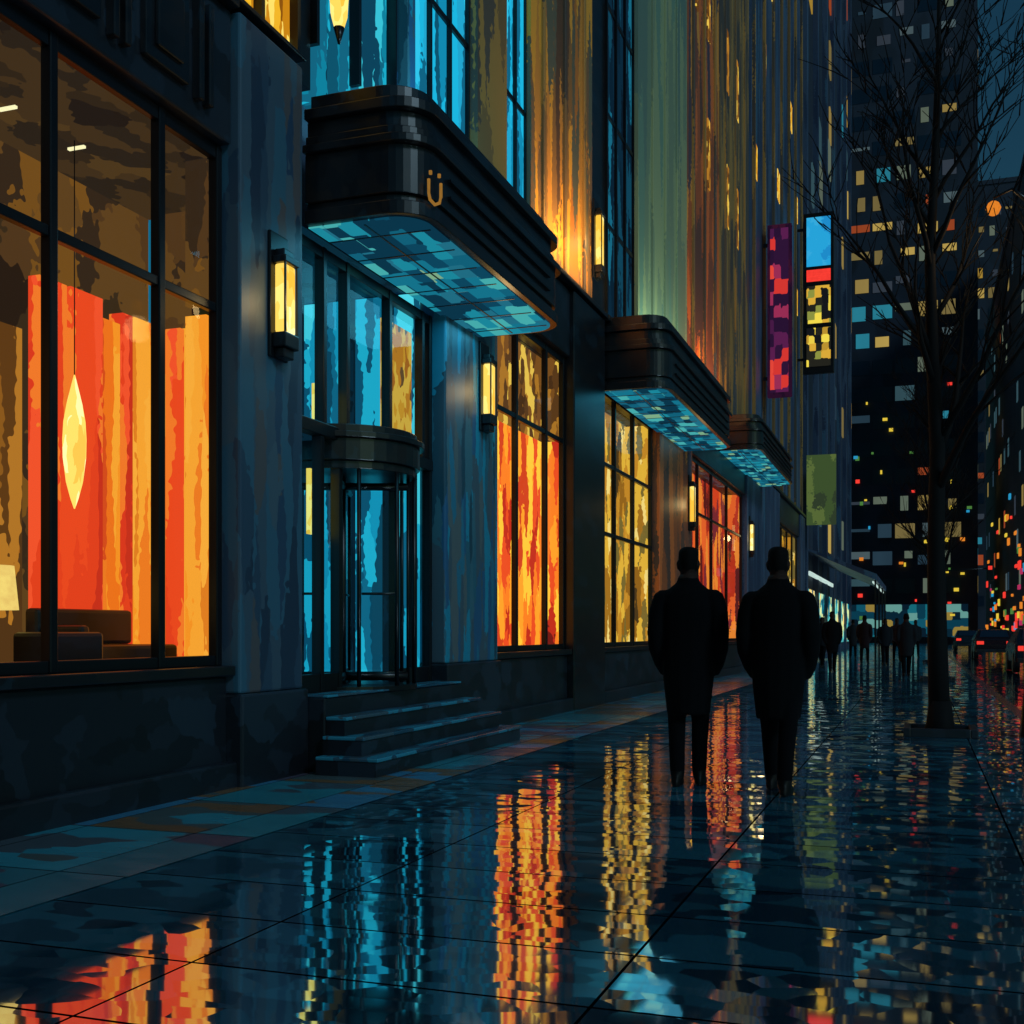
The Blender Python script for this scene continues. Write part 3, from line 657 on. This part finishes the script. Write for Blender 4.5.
# ---------------------------------------------------------------- people
def loft(bm, rings, seg=14):
    prev = None
    for (x, y, z, rx, ry) in rings:
        rg = [bm.verts.new((x+rx*math.cos(2*math.pi*k/seg), y+ry*math.sin(2*math.pi*k/seg), z)) for k in range(seg)]
        if prev:
            for k in range(seg): bm.faces.new((prev[k], prev[(k+1) % seg], rg[(k+1) % seg], rg[k]))
        else: bm.faces.new(rg[::-1])
        prev = rg
    bm.faces.new(prev)
def person(name, loc, rot, s=1.0, stride=.16, voxel=.014, coat='coat', hem=.56, tr=None):
    me = bpy.data.meshes.new('figure'); bm = bmesh.new()
    loft(bm, [(0, 0, hem, .165, .155), (0, 0, hem+.02, .17, .16), (0, 0, .8, .195, .165), (0, 0, 1.0, .21, .155), (0, 0, 1.15, .21, .15),
              (0, 0, 1.3, .215, .155), (0, 0, 1.42, .215, .15), (0, -.005, 1.5, .19, .125), (0, -.005, 1.55, .14, .105), (0, 0, 1.59, .09, .09), (0, .0, 1.64, .078, .083)])
    for sg in (-1, 1):
        loft(bm, [(sg*.175, 0, 1.53, .05, .05), (sg*.195, 0, 1.495, .075, .08), (sg*.228, -.01, 1.38, .078, .085), (sg*.248, -.03, 1.2, .072, .08),
                  (sg*.244, -.005, 1.06, .066, .075), (sg*.216, .05, .94, .056, .065), (sg*.182, .085, .86, .045, .06)])
        sy = sg*stride
        loft(bm, [(sg*.085, 0, .92, .095, .11), (sg*.088, sy*.25, .7, .083, .095), (sg*.088, sy*.6+.02, .5, .07, .075), (sg*.083, sy*.8, .33, .064, .072), (sg*.078, sy, .12, .058, .062), (sg*.078, sy, .06, .05, .06)])
        loft(bm, [(sg*.083, sy+.055, .0, .045, .135), (sg*.083, sy+.055, .025, .05, .145), (sg*.083, sy+.045, .06, .045, .125), (sg*.08, sy+.01, .1, .04, .075), (sg*.078, sy, .13, .035, .04)])
    loft(bm, [(0, .0, 1.5, .065, .07), (0, .005, 1.6, .06, .067), (0, .015, 1.68, .058, .067)])
    loft(bm, [(0, .035, 1.605, .03, .04), (0, .028, 1.625, .052, .07), (0, .02, 1.66, .066, .085), (0, .015, 1.70, .074, .094), (0, .01, 1.745, .079, .098),
              (0, .008, 1.79, .08, .098), (0, .005, 1.83, .076, .092), (0, .003, 1.855, .062, .075), (0, 0, 1.866, .035, .045)], 16)
    loft(bm, [(0, .11, 1.69, .012, .014), (0, .118, 1.695, .015, .018), (0, .105, 1.745, .008, .012)], 8)
    for sg in (-1, 1):
        loft(bm, [(sg*.076, .0, 1.69, .008, .012), (sg*.083, -.003, 1.715, .012, .018), (sg*.085, -.006, 1.745, .012, .02), (sg*.08, -.004, 1.755, .006, .012)], 8)
    bmesh.ops.recalc_face_normals(bm, faces=bm.faces[:])
    bm.to_mesh(me); bm.free()
    E_ = empty(name, loc, rot); E_.scale = (s, s, s)
    mats = (M[coat], M[tr or 'trouser'], M['hair'], M['skin'], M['shoe'])
    ob = link_obj('figure', me, E_, mats)
    md = ob.modifiers.new('rm', 'REMESH'); md.mode = 'VOXEL'; md.voxel_size = voxel
    sm = ob.modifiers.new('sm', 'SMOOTH'); sm.iterations = 2; sm.factor = .5
    dg = bpy.context.evaluated_depsgraph_get(); dg.update()
    m2 = bpy.data.meshes.new_from_object(ob.evaluated_get(dg)); ob.modifiers.clear()
    m2.materials.clear()
    for mm in mats: m2.materials.append(mm)
    ob.data = m2
    for p in m2.polygons:
        c = p.center; p.use_smooth = True
        if c.z < .115: p.material_index = 4
        elif c.z < hem+.005: p.material_index = 1
        elif c.z < 1.62: p.material_index = 0
        else: p.material_index = 2 if (c.z > 1.8 or (c.y < .0 and c.z > 1.68 and abs(c.x) < .075)) else 3
    return E_
person('walking_man', (-1.71, 8.95, 0), R(4), 1.0, .06)
person('walking_man', (-1.0, 8.78, 0), R(-4), .985, -.17)
far = [(-3.6, 38), (-3.1, 40), (-2.5, 36), (-2.0, 46), (-1.2, 44), (-.9, 50), (-.35, 33), (-2.9, 55), (-1.6, 60), (-.2, 58), (.6, 44), (.9, 66), (-3.9, 50)]
M['coatb'] = plain('grey_coat', '0c1218', .9, spec=.2); M['coatc'] = plain('red_coat', '1c0c10', .9, spec=.2)
for i, (x, y) in enumerate(far):
    person('pedestrian', (x, y, 0), random.choice((0, math.pi))+random.uniform(-.3, .3), random.uniform(.9, 1.0), random.choice((-.18, .15, .2)), .03, random.choice(('coat', 'coatb', 'coatb', 'coatc')), random.choice((.6, .75, .8)))

# ---------------------------------------------------------------- world, fill light, camera
w = bpy.data.worlds.new('World'); scene.world = w; w.use_nodes = True
N = w.node_tree.nodes; L = w.node_tree.links; N.clear()
out = N.new('ShaderNodeOutputWorld'); bg = N.new('ShaderNodeBackground'); sk = N.new('ShaderNodeTexSky')
sk.sky_type = 'NISHITA'; sk.sun_disc = False; sk.sun_elevation = R(4); sk.sun_rotation = R(120)
mx = N.new('ShaderNodeMix'); mx.data_type = 'RGBA'; mx.blend_type = 'MULTIPLY'; mx.inputs[0].default_value = 1
mx.inputs[7].default_value = (.2, .65, 1, 1)
L.new(sk.outputs[0], mx.inputs[6]); L.new(mx.outputs[2], bg.inputs[0]); bg.inputs[1].default_value = .055
L.new(bg.outputs[0], out.inputs[0])
sun = bpy.data.lights.new('facade_fill', 'SUN'); sun.energy = .95; sun.angle = R(12); sun.color = (.55, .82, 1)  # unseen moon-like fill, added to brighten the facade
so = bpy.data.objects.new('facade_fill', sun); scene.collection.objects.link(so)
d = Vector((-1, .55, -.75)).normalized(); so.rotation_euler = d.to_track_quat('-Z', 'Y').to_euler()

cam = bpy.data.cameras.new('camera'); co = bpy.data.objects.new('camera', cam); scene.collection.objects.link(co)
co.location = (0, 0, 1.2); co.rotation_euler = (R(90), 0, math.atan(408/1150))
cam.sensor_width = 36; cam.lens = 36*1150/1024; cam.shift_y = 120/1024
cam.clip_end = 2000; cam.clip_start = .05
scene.camera = co
